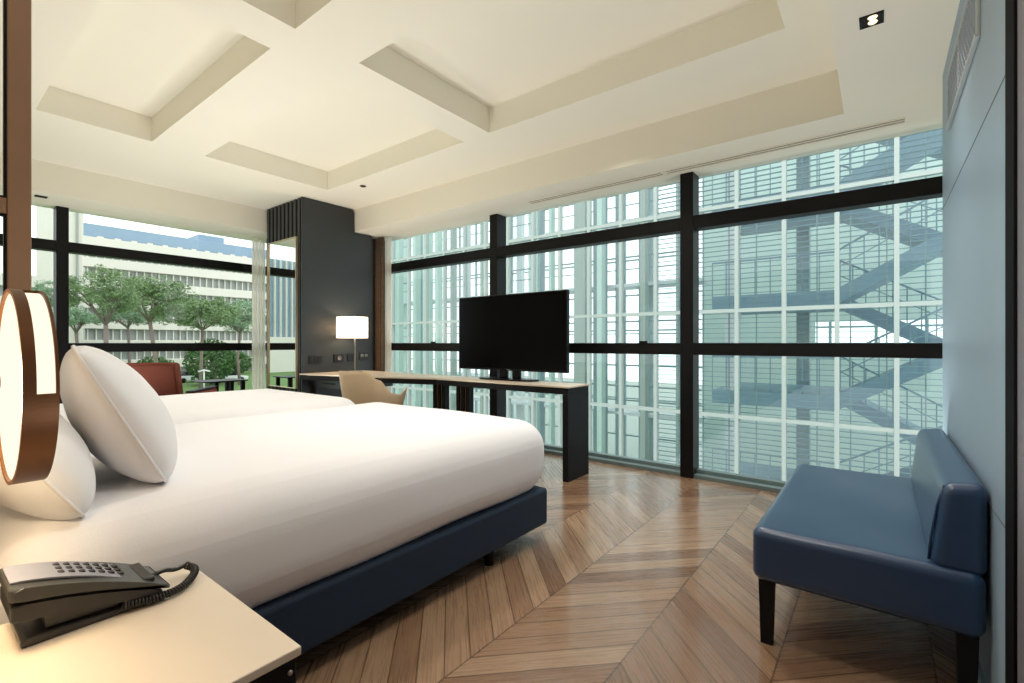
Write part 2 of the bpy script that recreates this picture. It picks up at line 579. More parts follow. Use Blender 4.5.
socket(3.29, 0.918, 'black socket plate with grey outlet left of the desk lamp stem', 0.14, 0.10, 'round')
socket(3.465, 0.922, 'black socket plate directly behind the desk lamp stem', 0.13, 0.10, 'switch')
socket(3.64, 0.932, 'black plate with grey ports between desk lamp and curtain', 0.14, 0.10, 'ports')

# ================================================================== BEDS
def bed(x0, x1, y0, y1, label, grp):
    B = empty('bed', ((x0 + x1) / 2, (y0 + y1) / 2, 0), label, 'bed', grp)
    b = MB(); b.box(x0, x1, y0, y1, 0.095, 0.295, 0.018, 3)
    b.build('bed_base', M_navy, B)
    for (lx, ly) in ((x1 - 0.075, y1 - 0.42), (x0 + 0.075, y1 - 0.42), (x1 - 0.075, y0 + 0.4), (x0 + 0.075, y0 + 0.4)):
        b = MB(); b.tube([(lx, ly, 0.0), (lx, ly, 0.1)], [0.022, 0.03], 14)
        lp(b.build('leg', M_blackwood, B), 'black tapered leg')
    cx, cy = (x0 + x1) / 2, (y0 + y1) / 2
    hx, hy = (x1 - x0) / 2 + 0.022, (y1 - y0) / 2 + 0.035
    zt, zb = 0.675, 0.262
    hz = (zt - zb) / 2
    def fn(q):
        u = (q.x - cx) / hx; v = (q.y - cy) / hy
        n1 = noise.noise(Vector((q.x * 1.7, q.y * 1.3, 0.3))) * 0.008
        n2 = noise.noise(Vector((q.x * 5, q.y * 3, q.z * 4 + 2))) * 0.004
        top = max(0.0, min(1.0, (q.z - 0.45) / 0.22))
        z = q.z + top * (n1 + 0.018 * (1 - u * u) * (1 - v * v))
        low = max(0.0, min(1.0, (0.46 - q.z) / 0.2))
        # slightly pulled-in and uneven lower hem
        kx = -0.018 * low + n2 * 1.5
        x = q.x + (kx if u > 0 else -kx) * min(1, abs(u) ** 6)
        y = q.y + (-0.03 * low + n2) * (1 if v > 0 else 0) * abs(v) ** 6
        z += low * 0.020 * noise.noise(Vector((q.x * 2.2 + 5, q.y * 2.4, 1.7)))
        return (x, y, z)
    m = rounded_box_bm(hx, hy, hz, 0.155, (26, 36, 10), fn, (cx, cy, (zt + zb) / 2))
    lp(m.build('duvet', M_white, B), 'smooth white duvet over the mattress')
    return B
bed(-2.985, -1.465, 0.14, 2.225, 'nearer double bed with white duvet and navy base beside the nightstand', 'beds')
bed(-4.66, -3.20, 0.14, 2.225, 'farther double bed with white duvet seen across the nearer bed', 'beds')

def pillow(name, c, hw, hh, th, rx, rz, label, ry=0.0):
    """c = centre, hw half width (x), hh half height, th half thickness, leaned back by rx"""
    M = Matrix.Translation(c) @ Matrix.Rotation(rz, 4, 'Z') @ Matrix.Rotation(rx, 4, 'X') @ Matrix.Rotation(ry, 4, 'Y')
    n = 40
    def co(s, i, j):
        u = -1 + 2 * i / n; v = -1 + 2 * j / n
        k = max(0.0, (1 - abs(u) ** 2.4)) ** 0.55 * max(0.0, (1 - abs(v) ** 2.4)) ** 0.55
        # edges pulled in between the corners
        px = hw * u * (1 - 0.05 * (1 - v * v)) ; pz = hh * v * (1 - 0.06 * (1 - u * u))
        px *= 1 - 0.07 * (u * v) ** 4; pz *= 1 - 0.13 * (u * v) ** 4
        d = th * k * (1 - 0.22 * v) + 0.006 * noise.noise(Vector((u * 3 + c[0], v * 3, s * 2))) * k + 0.008 * k * math.sin(4 * u + 3 * v)
        return M @ Vector((px, s * d, pz))
    root = None
    m = MB()
    for s in (-1, 1):
        grid = [co(s, i, j) for j in range(n + 1) for i in range(n + 1)]
        fcs = []
        for j in range(n):
            for i in range(n):
                k = j * (n + 1) + i
                q = (k, k + 1, k + n + 2, k + n + 1)
                fcs.append(q if s > 0 else q[::-1])
        m.add(grid, fcs, True)
    o = m.build(name, M_white)
    tag(o, label, 'pillow', 'white pillows on the nearer bed')
    # piped edge
    p = []
    for i in range(n): p.append(co(0.0, i, 0))
    for j in range(n): p.append(co(0.0, n, j))
    for i in range(n, 0, -1): p.append(co(0.0, i, n))
    for j in range(n, 0, -1): p.append(co(0.0, 0, j))
    p.append(p[0])
    e = MB(); e.tube(p, 0.0045, 6, caps=False)
    q = e.build('piping', M_white, o)
    q.matrix_parent_inverse = Matrix()
    return o
pillow('pillow', (-1.97, 0.44, 0.887), 0.34, 0.24, 0.105, math.radians(27), math.radians(-10), 'large white pillow leaning upright, topmost at the bed head')
pillow('pillow', (-1.83, 0.195, 0.842), 0.33, 0.215, 0.10, math.radians(33), math.radians(-4), 'low white pillow just behind the round glowing lamp')

# ================================================================== NIGHTSTAND
NS = empty('nightstand', (-0.99, 0.15, 0), 'cream topped dark nightstand carrying the black telephone', 'nightstand')
nx0, nx1, ny0, ny1 = -1.235, -0.756, -0.115, 0.41
b = MB(); b.box(nx0, nx1, ny0, ny1, 0.585, 0.60, 0.002)
lp(b.build('top', M_cream, NS), 'cream laminate top')
b = MB(); b.box(nx0 + 0.01, nx1 - 0.004, ny0, ny1 - 0.006, 0.08, 0.583, 0.003)
b.build('body', M_blackwood, NS)
b = MB(); b.box(nx0 + 0.02, nx1 - 0.03, ny1 - 0.008, ny1 + 0.006, 0.34, 0.565, 0.002)
dw = b.build('drawer', M_blackwood, NS)
b = MB(); b.box(-1.05, -0.93, ny1 + 0.006, ny1 + 0.016, 0.545, 0.555, 0.002); b.build('handle', M_bronze, dw)
b = MB(); b.box(nx0 + 0.02, nx1 - 0.03, ny1 - 0.008, ny1 + 0.006, 0.10, 0.335, 0.002); b.build('drawer', M_blackwood, NS)
b = MB(); b.box(nx1 - 0.006, nx1 + 0.004, ny0 + 0.02, ny1 - 0.045, 0.08, 0.548, 0.001); b.build('side_panel', M_blackwood, NS)
b = MB(); b.box(nx1 - 0.006, nx1 + 0.0055, ny0 + 0.02, ny1 - 0.045, 0.548, 0.5505, 0.0005); lp(b.build('inlay', M_steel, NS), 'thin metal inlay line')
b = MB(); b.lathe([(0, 0), (0.004, 0), (0.004, 0.003), (0, 0.004)], (nx1 - 0.012, 0, 0), 12)
bmesh.ops.rotate(b.bm, verts=b.bm.verts, cent=(nx1 - 0.012, 0, 0), matrix=Matrix.Rotation(PI / 2, 3, 'Y'))
bmesh.ops.translate(b.bm, verts=b.bm.verts, vec=(0.012, ny1 - 0.02, 0.567))
lp(b.build('screw_cap', M_steel, NS), 'small steel screw cap')
for lx in (nx0 + 0.05, nx1 - 0.05):
    for ly in (ny0 + 0.05, ny1 - 0.06):
        b = MB(); b.box(lx - 0.02, lx + 0.02, ly - 0.02, ly + 0.02, 0, 0.081, 0.003); b.build('leg', M_blackwood, NS)

# ------------------------------------------------------------------ telephone
TZ = 0.60
TP = empty('telephone', (-1.165, 0.2, TZ), 'black corded telephone lying on the cream nightstand top', 'telephone')
px0, px1 = -1.226, -1.106
b = MB()
b.prism([(0.124, TZ + 0.001), (0.325, TZ + 0.001), (0.325, TZ + 0.010), (0.132, TZ + 0.017), (0.124, TZ + 0.012)], px0, px1, 'x', bev=0.003)
b.build('base', M_phone, TP)
b = MB()
b.prism([(0.155, TZ + 0.014), (0.315, TZ + 0.008), (0.315, TZ + 0.012), (0.17, TZ + 0.05), (0.155, TZ + 0.05)], px0 + 0.012, px1 - 0.012, 'x', bev=0.003)
b.build('pedestal', M_phone, TP)
def arcprof(y0, y1, zl0, zr0, zl1, zr1, sag, n=12):
    lo, hi = [], []
    for i in range(n + 1):
        t = i / n
        y = y0 + (y1 - y0) * t
        k = sag * 4 * t * (1 - t)
        lo.append((y, zl0 + (zr0 - zl0) * t + k))
        hi.append((y, zl1 + (zr1 - zl1) * t + k))
    return lo + hi[::-1]
b = MB(); b.prism(arcprof(0.112, 0.318, TZ + 0.048, TZ + 0.006, TZ + 0.076, TZ + 0.022, 0.006), px0 + 0.002, px1 + 0.004, 'x', bev=0.004)
b.build('body', M_phone, TP)
b = MB(); b.prism(arcprof(0.110, 0.330, TZ + 0.081, TZ + 0.019, TZ + 0.105, TZ + 0.026, 0.010), px0 - 0.002, px1 + 0.006, 'x', bev=0.006, seg=3)
hs = b.build('handset', mat('phone_handset_grey', rgb(64, 64, 60), 0.35, var=0.04), TP)
b = MB(); b.prism(arcprof(0.114, 0.285, TZ + 0.1045, TZ + 0.0425, TZ + 0.1075, TZ + 0.0455, 0.0105), px0 + 0.010, px1 - 0.02, 'x', bev=0.001)
fp = b.build('face_plate', M_phone2, hs); lp(fp, 'pale grey face plate')
def ztop(y):
    t = (y - 0.10) / 0.185
    return TZ + 0.1075 + (0.0455 - 0.1075) * t + 0.0105 * 4 * t * (1 - t)
b = MB()
for r in range(7):
    y = 0.175 + r * 0.014
    for k in range(3):
        x = px0 + 0.022 + k * 0.022
        b.box(x, x + 0.013, y, y + 0.009, ztop(y + 0.005) - 0.001, ztop(y + 0.005) + 0.004, 0.001)
kp = b.build('keypad', M_phone, hs); lp(kp, 'rows of small black keys')
b = MB(); b.box(px0 + 0.012, px1 - 0.01, 0.289, 0.309, TZ + 0.036, TZ + 0.047, 0.003)
er = b.build('earpiece', M_phone, hs)
# coiled cord: a helix wound round a bent path, with plain ends
def cat(pts, n=14):
    out = []
    P = [Vector(p) for p in pts]
    P = [P[0] * 2 - P[1]] + P + [P[-1] * 2 - P[-2]]
    for i in range(1, len(P) - 2):
        for k in range(n):
            t = k / n
            a, b_, c_, d = P[i - 1], P[i], P[i + 1], P[i + 2]
            out.append(0.5 * ((2 * b_) + (-a + c_) * t + (2 * a - 5 * b_ + 4 * c_ - d) * t * t + (-a + 3 * b_ - 3 * c_ + d) * t ** 3))
    out.append(P[-2])
    return out
path = cat([(-1.105, 0.255, TZ + 0.016), (-1.098, 0.30, TZ + 0.012), (-1.105, 0.345, TZ + 0.011), (-1.135, 0.378, TZ + 0.013), (-1.165, 0.392, TZ + 0.016), (-1.183, 0.382, TZ + 0.022)], 60)
hel, prev = [], None
L = 0.0
for i, p in enumerate(path):
    t = (path[min(i + 1, len(path) - 1)] - path[max(i - 1, 0)]).normalized()
    if i: L += (path[i] - path[i - 1]).length
    a = Vector((0, 0, 1)); n1 = t.cross(a).normalized(); n2 = t.cross(n1)
    ph = 2 * PI * L / 0.0052
    hel.append(p + (n1 * math.cos(ph) + n2 * math.sin(ph)) * 0.0062)
b = MB(); b.tube(hel, 0.0021, 6)
b.tube(cat([(-1.183, 0.382, TZ + 0.022), (-1.178, 0.36, TZ + 0.022), (-1.17, 0.34, TZ + 0.03), (-1.165, 0.315, TZ + 0.03)], 10), 0.0045, 8)
lp(b.build('cord', M_phone, TP), 'black coiled cord')

# ------------------------------------------------------------------ round bedside lamp
LX, LY0, LY1, LZ, LR = -1.15, 0.113, 0.153, 1.028, 0.162
LM = empty('wall_lamp', (LX, (LY0 + LY1) / 2, LZ), 'round bronze drum lamp glowing at the left edge above the telephone', 'lamp')
b = MB()
n = 144
w0, w1 = LY0 + 0.015, LY1 - 0.004        # the opening between the two bands
def ring(mb, ya, yb, a0, a1, r0, r1, full=False):
    k = max(4, int(n * (a1 - a0) / (2 * PI)))
    v, fc = [], []
    for i in range(k + 1):
        a = a0 + (a1 - a0) * i / k
        for (r, y) in ((r0, ya), (r1, ya), (r1, yb), (r0, yb)):
            v.append((LX + r * math.cos(a), y, LZ + r * math.sin(a)))
    for i in range(k):
        for q in range(4):
            fc.append((i * 4 + q, i * 4 + (q + 1) % 4, i * 4 + 4 + (q + 1) % 4, i * 4 + 4 + q))
    if not full:
        fc.append((0, 1, 2, 3)); fc.append((k * 4 + 3, k * 4 + 2, k * 4 + 1, k * 4))
    mb.add(v, fc, False)
ring(b, LY0, w0, 0, 2 * PI, LR - 0.006, LR, True)
ring(b, w1, LY1, 0, 2 * PI, LR - 0.006, LR, True)
ring(b, w0, w1, math.radians(-271), math.radians(-1.5), LR - 0.006, LR)
b.build('rim', M_bronze, LM)
M_glow = emit('lamp_glow', (1.0, 0.86, 0.64, 1), 1.2)
b = MB(); ring(b, w0, w1, math.radians(-5), math.radians(95), LR - 0.008, LR - 0.005)
lp(b.build('side_diffuser', M_glow, LM), 'glowing opening in the rim')
b = MB(); b.lathe([(0.0, LY0 + 0.004), (LR - 0.007, LY0 + 0.004), (LR - 0.007, LY0 + 0.006), (0.0, LY0 + 0.006)], (LX, 0, LZ), 64, 'y')
lp(b.build('face_diffuser', M_glow, LM), 'glowing round face')
b = MB(); b.lathe([(0.0, LY1 - 0.006), (LR - 0.007, LY1 - 0.006), (LR - 0.007, LY1 - 0.003), (0.0, LY1 - 0.003)], (LX, 0, LZ), 64, 'y')
b.build('back_plate', M_bronze, LM)
b = MB(); b.tube([(LX - 0.128, LY0 + 0.005, LZ), (LX - 0.128, -0.118, LZ)], 0.012, 14)
b.lathe([(0.0, -0.119), (0.045, -0.119), (0.045, -0.105), (0.0, -0.103)], (LX - 0.128, 0, LZ), 32, 'y')
b.build('wall_arm', M_bronze, LM)

# ------------------------------------------------------------------ wooden screen between the beds
SC = empty('wooden_screen', (-3.08, 0.1, 0), 'tall brown oak framed screen rising behind the round lamp', 'screen')
b = MB(); b.box(-3.11, -3.05, 0.302, 0.378, 0, ZC, 0.004); b.build('post', M_wood_post, SC)
b = MB(); b.box(-3.105, -3.055, -0.118, 0.302, 1.672, 1.742, 0.004); b.build('rail', M_wood_post, SC)
b = MB()
for z0, z1 in ((0.72, 1.672), (1.742, ZC)):
    b.box(-3.095, -3.065, 0.292, 0.302, z0, z1)
    b.box(-3.095, -3.065, -0.118, 0.292, z0, z0 + 0.010)
    b.box(-3.095, -3.065, -0.118, 0.292, z1 - 0.010, z1)
lp(b.build('edge_trim', M_black, SC), 'thin black inner edging')
b = MB(); b.box(-3.105, -3.055, -0.118, 0.302, 0.65, 0.72, 0.004); b.build('rail', M_wood_post, SC)

# ================================================================== BENCH
BN = empty('bench', (-0.06, 2.5, 0), 'blue leather bench with backrest against the blue grey wall', 'bench')
def bfn(q):
    top = max(0, (q.z - 0.36) / 0.07)
    return (q.x, q.y, q.z + top * 0.006 * noise.noise(Vector((q.x * 4, q.y * 3, 0))))
m = rounded_box_bm(0.31, 0.605, 0.0975, 0.035, (12, 20, 6), bfn, (-0.065, 2.525, 0.3275))
m.build('seat', M_leather, BN)
def kfn(q):
    t = (q.z - 0.41) / 0.28
    k = max(0.0, min(1.0, (0.25 - q.x) / 0.13))
    return (q.x + 0.032 * max(0, t) * k, q.y, q.z + 0.012 * (1 - k) * max(0, t))
m = rounded_box_bm(0.066, 0.60, 0.135, 0.034, (6, 20, 8), kfn, (0.184, 2.535, 0.54))
bk = m.build('backrest', M_leather, BN)
sm = MB()
for yy in (1.936 + 0.03,):
    sm.tube([(0.118 + 0.0, yy - 0.004, 0.43), (0.124, yy - 0.004, 0.5), (0.138, yy - 0.004, 0.6), (0.152, yy - 0.004, 0.665)], 0.004, 6)
s_ = sm.build('piping', M_leather, bk)
for (lx, ly) in ((-0.33, 1.965), (0.205, 1.965), (-0.33, 3.08), (0.205, 3.08)):
    b = MB()
    hw0, hw1 = 0.019, 0.025
    v = []
    for z, h in ((0.0, hw0), (0.245, hw1)):
        v += [(lx - h, ly - h, z), (lx + h, ly - h, z), (lx + h, ly + h, z), (lx - h, ly + h, z)]
    b.add(v, [(0, 3, 2, 1), (4, 5, 6, 7), (0, 1, 5, 4), (1, 2, 6, 5), (2, 3, 7, 6), (3, 0, 4, 7)])
    lp(b.build('leg', M_blackwood, BN), 'black tapered wooden leg')

# ================================================================== DESK
DK = empty('desk', (-3.6, 3.4, 0), 'long black desk with pale top running under the long window', 'desk')
pl = [(-5.195, 2.79), (-5.0, 2.80), (-4.15, 3.0), (-3.45, 3.235), (-1.94, 3.235), (-1.94, 3.58), (-4.95, 3.62), (-5.195, 3.62)]
b = MB(); b.prism(pl, 0.742, 0.755, 'z', bev=0.002)
lp(b.build('top', M_desk, DK), 'pale laminate top')
def inset(p, d):
    cx = -3.6; cy = 3.42
    return [(x + (d if x < cx else -d) * (1 if x in (-5.195, -1.94) else 0), y + (d if y < cy else -d)) for x, y in p]
b = MB(); b.prism(inset(pl, 0.006), 0.69, 0.7415, 'z', bev=0.002)
b.build('apron', M_blackwood, DK)
b = MB(); b.box(-1.997, -1.945, 3.238, 3.575, 0.0, 0.692, 0.003); b.build('end_panel', M_blackwood, DK)
b = MB(); b.box(-5.19, -4.5, 2.93, 3.55, 0.60, 0.692, 0.003)
dw = b.build('drawer', M_dark, DK)
b = MB(); b.box(-4.95, -4.7, 2.922, 2.931, 0.645, 0.655, 0.002); b.build('handle', M_blackwood, dw)
b = MB(); b.box(-5.19, -5.13, 2.95, 3.55, 0.0, 0.61, 0.003); b.build('end_panel', M_dark, DK)
for (a, c_) in ((-3.62, -3.43), (-3.29, -3.10)):
    for k in range(3):
        xa = a + (c_ - a) * k / 3
        b = MB(); b.box(xa, xa + 0.042, 3.36, 3.43, 0.0, 0.691, 0.002)
        b.build('leg', M_blackwood, DK)
    b = MB()
    for k in range(2):
        xa = a + (c_ - a) * k / 3 + 0.048
        b.box(xa, xa + 0.010, 3.37, 3.42, 0.0, 0.69)
    lp(b.build('brass_strip', M_gold, DK), 'slim brass strips between the legs')

# ------------------------------------------------------------------ television
TV = empty('television', (-2.75, 3.5, 0.755), 'black flat television standing on the desk', 'television')
b = MB(); b.box(-3.386, -2.113, 3.50, 3.545, 0.841, 1.557, 0.006, 3); b.box(-3.1, -2.4, 3.54, 3.585, 0.90, 1.35, 0.015)
b.build('housing', M_tv, TV)
b = MB(); b.box(-3.374, -2.125, 3.4985, 3.501, 0.862, 1.545)
lp(b.build('screen', M_screen, TV), 'dark switched off screen')
b = MB(); b.box(-2.765, -2.735, 3.4965, 3.4995, 0.847, 0.854, 0.001); lp(b.build('badge', M_steel, TV), 'tiny silver badge')
b = MB()
b.box(-2.86, -2.77, 3.505, 3.535, 0.77, 0.87, 0.006)
b.build('stand_neck', M_tv, TV)
b = MB(); b.box(-2.71, -2.62, 3.505, 3.535, 0.77, 0.87, 0.006)
b.build('stand_neck', M_tv, TV)
b = MB()
pr = []
for i in range(40):
    a = 2 * PI * i / 40
    cs, sn = math.cos(a), math.sin(a)
    pr.append((-2.75 + 0.33 * math.copysign(abs(cs) ** 0.6, cs), 3.50 + 0.10 * math.copysign(abs(sn) ** 0.7, sn)))
b.prism(pr, 0.7555, 0.770, 'z', bev=0.003)
b.build('stand_base', M_tv, TV)

# ------------------------------------------------------------------ desk lamp
DL = empty('table_lamp', (-4.98, 3.365, 0.755), 'white drum shade lamp with slim stem standing on the desk', 'lamp')
b = MB(); b.lathe([(0, 0.756), (0.085, 0.756), (0.085, 0.764), (0.078, 0.768), (0.012, 0.770), (0, 0.770)], (-4.98, 3.365, 0), 36); b.build('base', M_steel, DL)
b = MB(); b.tube([(-4.98, 3.365, 0.768), (-4.98, 3.365, 1.43)], 0.008, 12); b.build('stem', M_steel, DL)
def shade_mat():
    m = bpy.data.materials.new('lamp_shade_cloth')
    m.use_nodes = True
    nt = m.node_tree; nt.nodes.clear()
    o = nt.nodes.new('ShaderNodeOutputMaterial')
    d = nt.nodes.new('ShaderNodeBsdfDiffuse'); d.inputs[0].default_value = rgb(248, 240, 226)
    t = nt.nodes.new('ShaderNodeBsdfTranslucent'); t.inputs[0].default_value = rgb(250, 240, 222)
    e = nt.nodes.new('ShaderNodeEmission'); e.inputs[0].default_value = (1.0, 0.93, 0.83, 1); e.inputs[1].default_value = 0.75
    a = nt.nodes.new('ShaderNodeMixShader'); a.inputs[0].default_value = 0.6
    s = nt.nodes.new('ShaderNodeAddShader')
    nt.links.new(d.outputs[0], a.inputs[1]); nt.links.new(t.outputs[0], a.inputs[2])
    nt.links.new(a.outputs[0], s.inputs[0]); nt.links.new(e.outputs[0], s.inputs[1])
    nt.links.new(s.outputs[0], o.inputs[0])
    return m
b = MB(); b.lathe([(0.18, 1.158), (0.18, 1.41), (0.177, 1.41), (0.177, 1.158)], (-4.995, 3.34, 0), 48, close=True)
lp(b.build('shade', shade_mat(), DL), 'glowing white drum shade')
b = MB(); b.tube([(-5.172, 3.34, 1.40), (-4.818, 3.34, 1.40)], 0.003, 6); b.tube([(-4.995, 3.163, 1.40), (-4.995, 3.517, 1.40)], 0.003, 6)
b.tube([(-4.995, 3.34, 1.40), (-4.995, 3.34, 1.425)], 0.006, 8); b.build('shade_carrier', M_steel, DL)

# ------------------------------------------------------------------ desk chair (tub)
def tub_chair(loc, rz):
    C = empty('desk_chair', loc, 'beige upholstered tub chair tucked up to the desk', 'chair', rz=rz)
    # local: faces +y
    def hgt(a):               # a = angle from the back, 0 at back, pi at front
        a = abs(a)
        pts = [(0, 0.85), (0.55, 0.845), (0.95, 0.77), (1.35, 0.645), (1.65, 0.625), (2.05, 0.665), (2.35, 0.68)]
        for (a0, h0), (a1, h1) in zip(pts, pts[1:]):
            if a <= a1:
                t = (a - a0) / (a1 - a0); t = t * t * (3 - 2 * t)
                return h0 + (h1 - h0) * t
        return pts[-1][1]
    n, rows = 64, 14
    amax = 2.3
    outer, inner = [], []
    for r in range(rows + 1):
        for i in range(n + 1):
            a = -amax + 2 * amax * i / n
            h = hgt(a)
            t = r / rows
            z = 0.36 + (h - 0.36) * t
            rad = 0.235 + 0.075 * (t ** 0.8)
            th = 0.038 * (1 - 0.5 * t)
            ry = rad * 0.98
            ex = 1.0
            d = Vector((math.sin(a), -math.cos(a), 0))
            fl = 0.03 * max(0, abs(a) - 1.5) * t
            outer.append(Vector((d.x * (rad + fl), d.y * ry * ex, z)))
            inner.append(Vector((d.x * (rad + fl - th), d.y * (ry - th), z - 0.008 * t)))
    mb = MB()
    N = (n + 1) * (rows + 1)
    fc = []
    for r in range(rows):
        for i in range(n):
            k = r * (n + 1) + i
            fc.append((k, k + 1, k + n + 2, k + n + 1))
            fc.append((N + k + 1, N + k, N + k + n + 1, N + k + n + 2))
    for i in range(n):
        k = rows * (n + 1) + i
        fc.append((k, k + 1, N + k + 1, N + k))
        fc.append((i + 1, i, N + i, N + i + 1))
    for r in range(rows):
        for i in (0, n):
            k = r * (n + 1) + i
            fc.append((k, k + n + 1, N + k + n + 1, N + k))
    mb.add(outer + inner, fc, True)
    o = mb.build('shell', M_beige, C)
    o.matrix_parent_inverse = Matrix()
    sm = rounded_box_bm(0.22, 0.23, 0.05, 0.04, (8, 8, 4), None, (0, 0.02, 0.42))
    o = sm.build('seat', M_beige, C); o.matrix_parent_inverse = Matrix()
    for sx in (-1, 1):
        for sy in (-1, 1):
            b = MB(); b.tube([(sx * 0.22, sy * 0.22, 0.0), (sx * 0.15, sy * 0.15, 0.38)], [0.011, 0.018], 12)
            o = b.build('leg', M_blackwood, C); o.matrix_parent_inverse = Matrix(); lp(o, 'black slanting leg')
    return C
tub_chair((-3.82, 2.78, 0), math.radians(8))

# ------------------------------------------------------------------ rust armchair
def armchair(loc, rz, label):
    A = empty('armchair', loc, label, 'armchair', rz=rz)
    def P(o, l=None):
        o.matrix_parent_inverse = Matrix()
        if l: lp(o, l)
        return o
    # local: faces +y, back at -y
    def tilt(q):
        t = max(0, q.z - 0.42)
        return (q.x * (1 - 0.05 * t), q.y - 0.22 * t + 0.05 * (q.x / 0.3) ** 2 * 0.5, q.z)
    m = rounded_box_bm(0.275, 0.055, 0.26, 0.03, (14, 4, 14), tilt, (0, -0.24, 0.665)); bk = P(m.build('backrest', M_rust, A))
    pts = []
    for k in range(41):
        t = k / 40
        if t < 0.3: p = (-0.275, 0.44 + (0.90 - 0.44) * t / 0.3)
        elif t < 0.7: p = (-0.275 + 0.55 * (t - 0.3) / 0.4, 0.92)
        else: p = (0.275, 0.90 - (0.90 - 0.44) * (t - 0.7) / 0.3)
        q = tilt(Vector((p[0], -0.296, p[1]))); pts.append(q)
    b = MB(); b.tube(pts, 0.008, 6); o = b.build('piping', M_rust, bk); o.matrix_parent_inverse = Matrix()
    m = rounded_box_bm(0.28, 0.28, 0.07, 0.035, (10, 10, 4), None, (0, 0.06, 0.40)); P(m.build('seat', M_rust, A))
    for s in (-1, 1):
        m = rounded_box_bm(0.04, 0.30, 0.10, 0.03, (4, 12, 6), None, (s * 0.315, 0.04, 0.54)); P(m.build('armrest', M_rust, A))
        b = MB(); b.box(s * 0.315 - 0.035, s * 0.315 + 0.035, -0.22, 0.345, 0.64, 0.655, 0.004); P(b.build('arm_cap', M_blackwood, A), 'dark wooden arm cap')
    for sx in (-1, 1):
        for sy in (-0.2, 0.3):
            b = MB(); b.tube([(sx * 0.27, sy, 0.0), (sx * 0.25, sy, 0.36)], [0.012, 0.02], 10); P(b.build('leg', M_blackwood, A))
    return A
armchair((-5.42, 1.56, 0), math.radians(50), 'rust velvet armchair facing the end window beyond the beds')

# ------------------------------------------------------------------ black side table
ST = empty('side_table', (-6.1, 2.44, 0), 'small black table standing in front of the end window', 'table')
b = MB(); b.box(-6.36, -5.98, 2.10, 2.58, 0.650, 0.662, 0.003); b.build('table_top', M_black, ST)
for (lx, ly) in ((-6.01, 2.36), (-6.32, 2.53), (-6.01, 2.53), (-6.32, 2.36)):
    b = MB(); b.box(lx - 0.02, lx + 0.02, ly - 0.02, ly + 0.02, 0.0, 0.651, 0.002); b.build('leg', M_black, ST)

# ------------------------------------------------------------------ ceiling fittings
def spot(x, y, z, label, ang=0.0, big=False):
    L = empty('ceiling_spotlight', (x, y, z), label, 'ceiling light', 'recessed ceiling spotlights')
    b = MB()
    if big:
        hx, hy, t = 0.042, 0.046, 0.006
        for q in ((-hx, hx, -hy, -hy + t), (-hx, hx, hy - t, hy), (-hx, -hx + t, -hy + t, hy - t), (hx - t, hx, -hy + t, hy - t)):
            b.box(x + q[0], x + q[1], y + q[2], y + q[3], z - 0.005, z + 0.0)
        b.build('trim', M_black, L)
        b = MB(); b.box(x - hx + t, x + hx - t, y - hy + t, y + hy - t, z - 0.002, z - 0.0005); b.build('baffle', M_dkcav, L)
        for k in (-1, 1):
            b = MB(); b.lathe([(0.0, -0.006), (0.014, -0.006), (0.0175, -0.002)], (x + 0.004, y + k * 0.019, z), 24)
            lp(b.build('lamp_lens', emit('spot_lens', (1.0, 0.85, 0.55, 1), 1.6), L), 'lit lens')
    else:
        b.lathe([(0.0, -0.010), (0.02, -0.010), (0.03, -0.004), (0.034, -0.0005)], (x, y, z), 28)
        b.build('housing', M_dkcav, L)
    return L
spot(-0.03, 2.566, ZS, 'lit twin spotlight in the lowered ceiling near the right wall', big=True)
def on_ceiling(px, py, z):
    d = 476.5 * (z - 1.1) / (343 - py); lat = (px - 512) / 476.5
    return d * (-0.6116 + 0.7912 * lat), d * (0.7912 + 0.6116 * lat)
x, y = on_ceiling(363, 186, ZC)
spot(x, y, ZC, 'small dark spotlight in the ceiling in front of the dark column')
x, y = on_ceiling(307, 199.5, ZC)
spot(x, y, ZC, 'small dark spotlight in the ceiling directly above the dark column front')
x, y = on_ceiling(42, 201, ZS)
L = empty('smoke_detector', (x, y, ZS), 'flat dark fitting under the lowered ceiling at the end window', 'detector')
b = MB(); b.box(-6.32, -6.26, 0.80, 0.885, ZS - 0.008, ZS, 0.002); b.build('body', M_dkcav, L)
L = empty('ceiling_sprinkler', (-5.22, 3.70, ZS), 'tiny steel sprinkler under the ceiling border beside the dark column', 'sprinkler')
b = MB(); b.tube([(-5.22, 3.70, ZS), (-5.22, 3.70, ZS - 0.03)], 0.008, 10); b.lathe([(0, -0.04), (0.02, -0.04), (0.02, -0.035), (0, -0.03)], (-5.22, 3.70, ZS), 16); b.build('head', M_steel, L)
# linear slot diffusers above the long window
for (a, c_, lab) in ((-2.75, -1.42, 'slim slot air diffuser above the middle of the long window'), (-1.38, 0.12, 'slim slot air diffuser above the long window near the right wall')):
    L = empty('slot_diffuser', ((a + c_) / 2, 3.83, ZS), lab, 'air diffuser', 'slot air diffusers')
    b = MB()
    for yy in (3.795, 3.835, 3.875):
        b.box(a, c_, yy, yy + 0.012, ZS - 0.006, ZS, 0.001)
    b.build('frame', M_ceil, L)
    b = MB()
    for yy in (3.808, 3.848):
        b.box(a, c_, yy + 0.004, yy + 0.022, ZS - 0.0015, ZS - 0.0005)
    lp(b.build('slot', mat('slot_grey', rgb(120, 116, 104), 0.7), L), 'grey air slots')

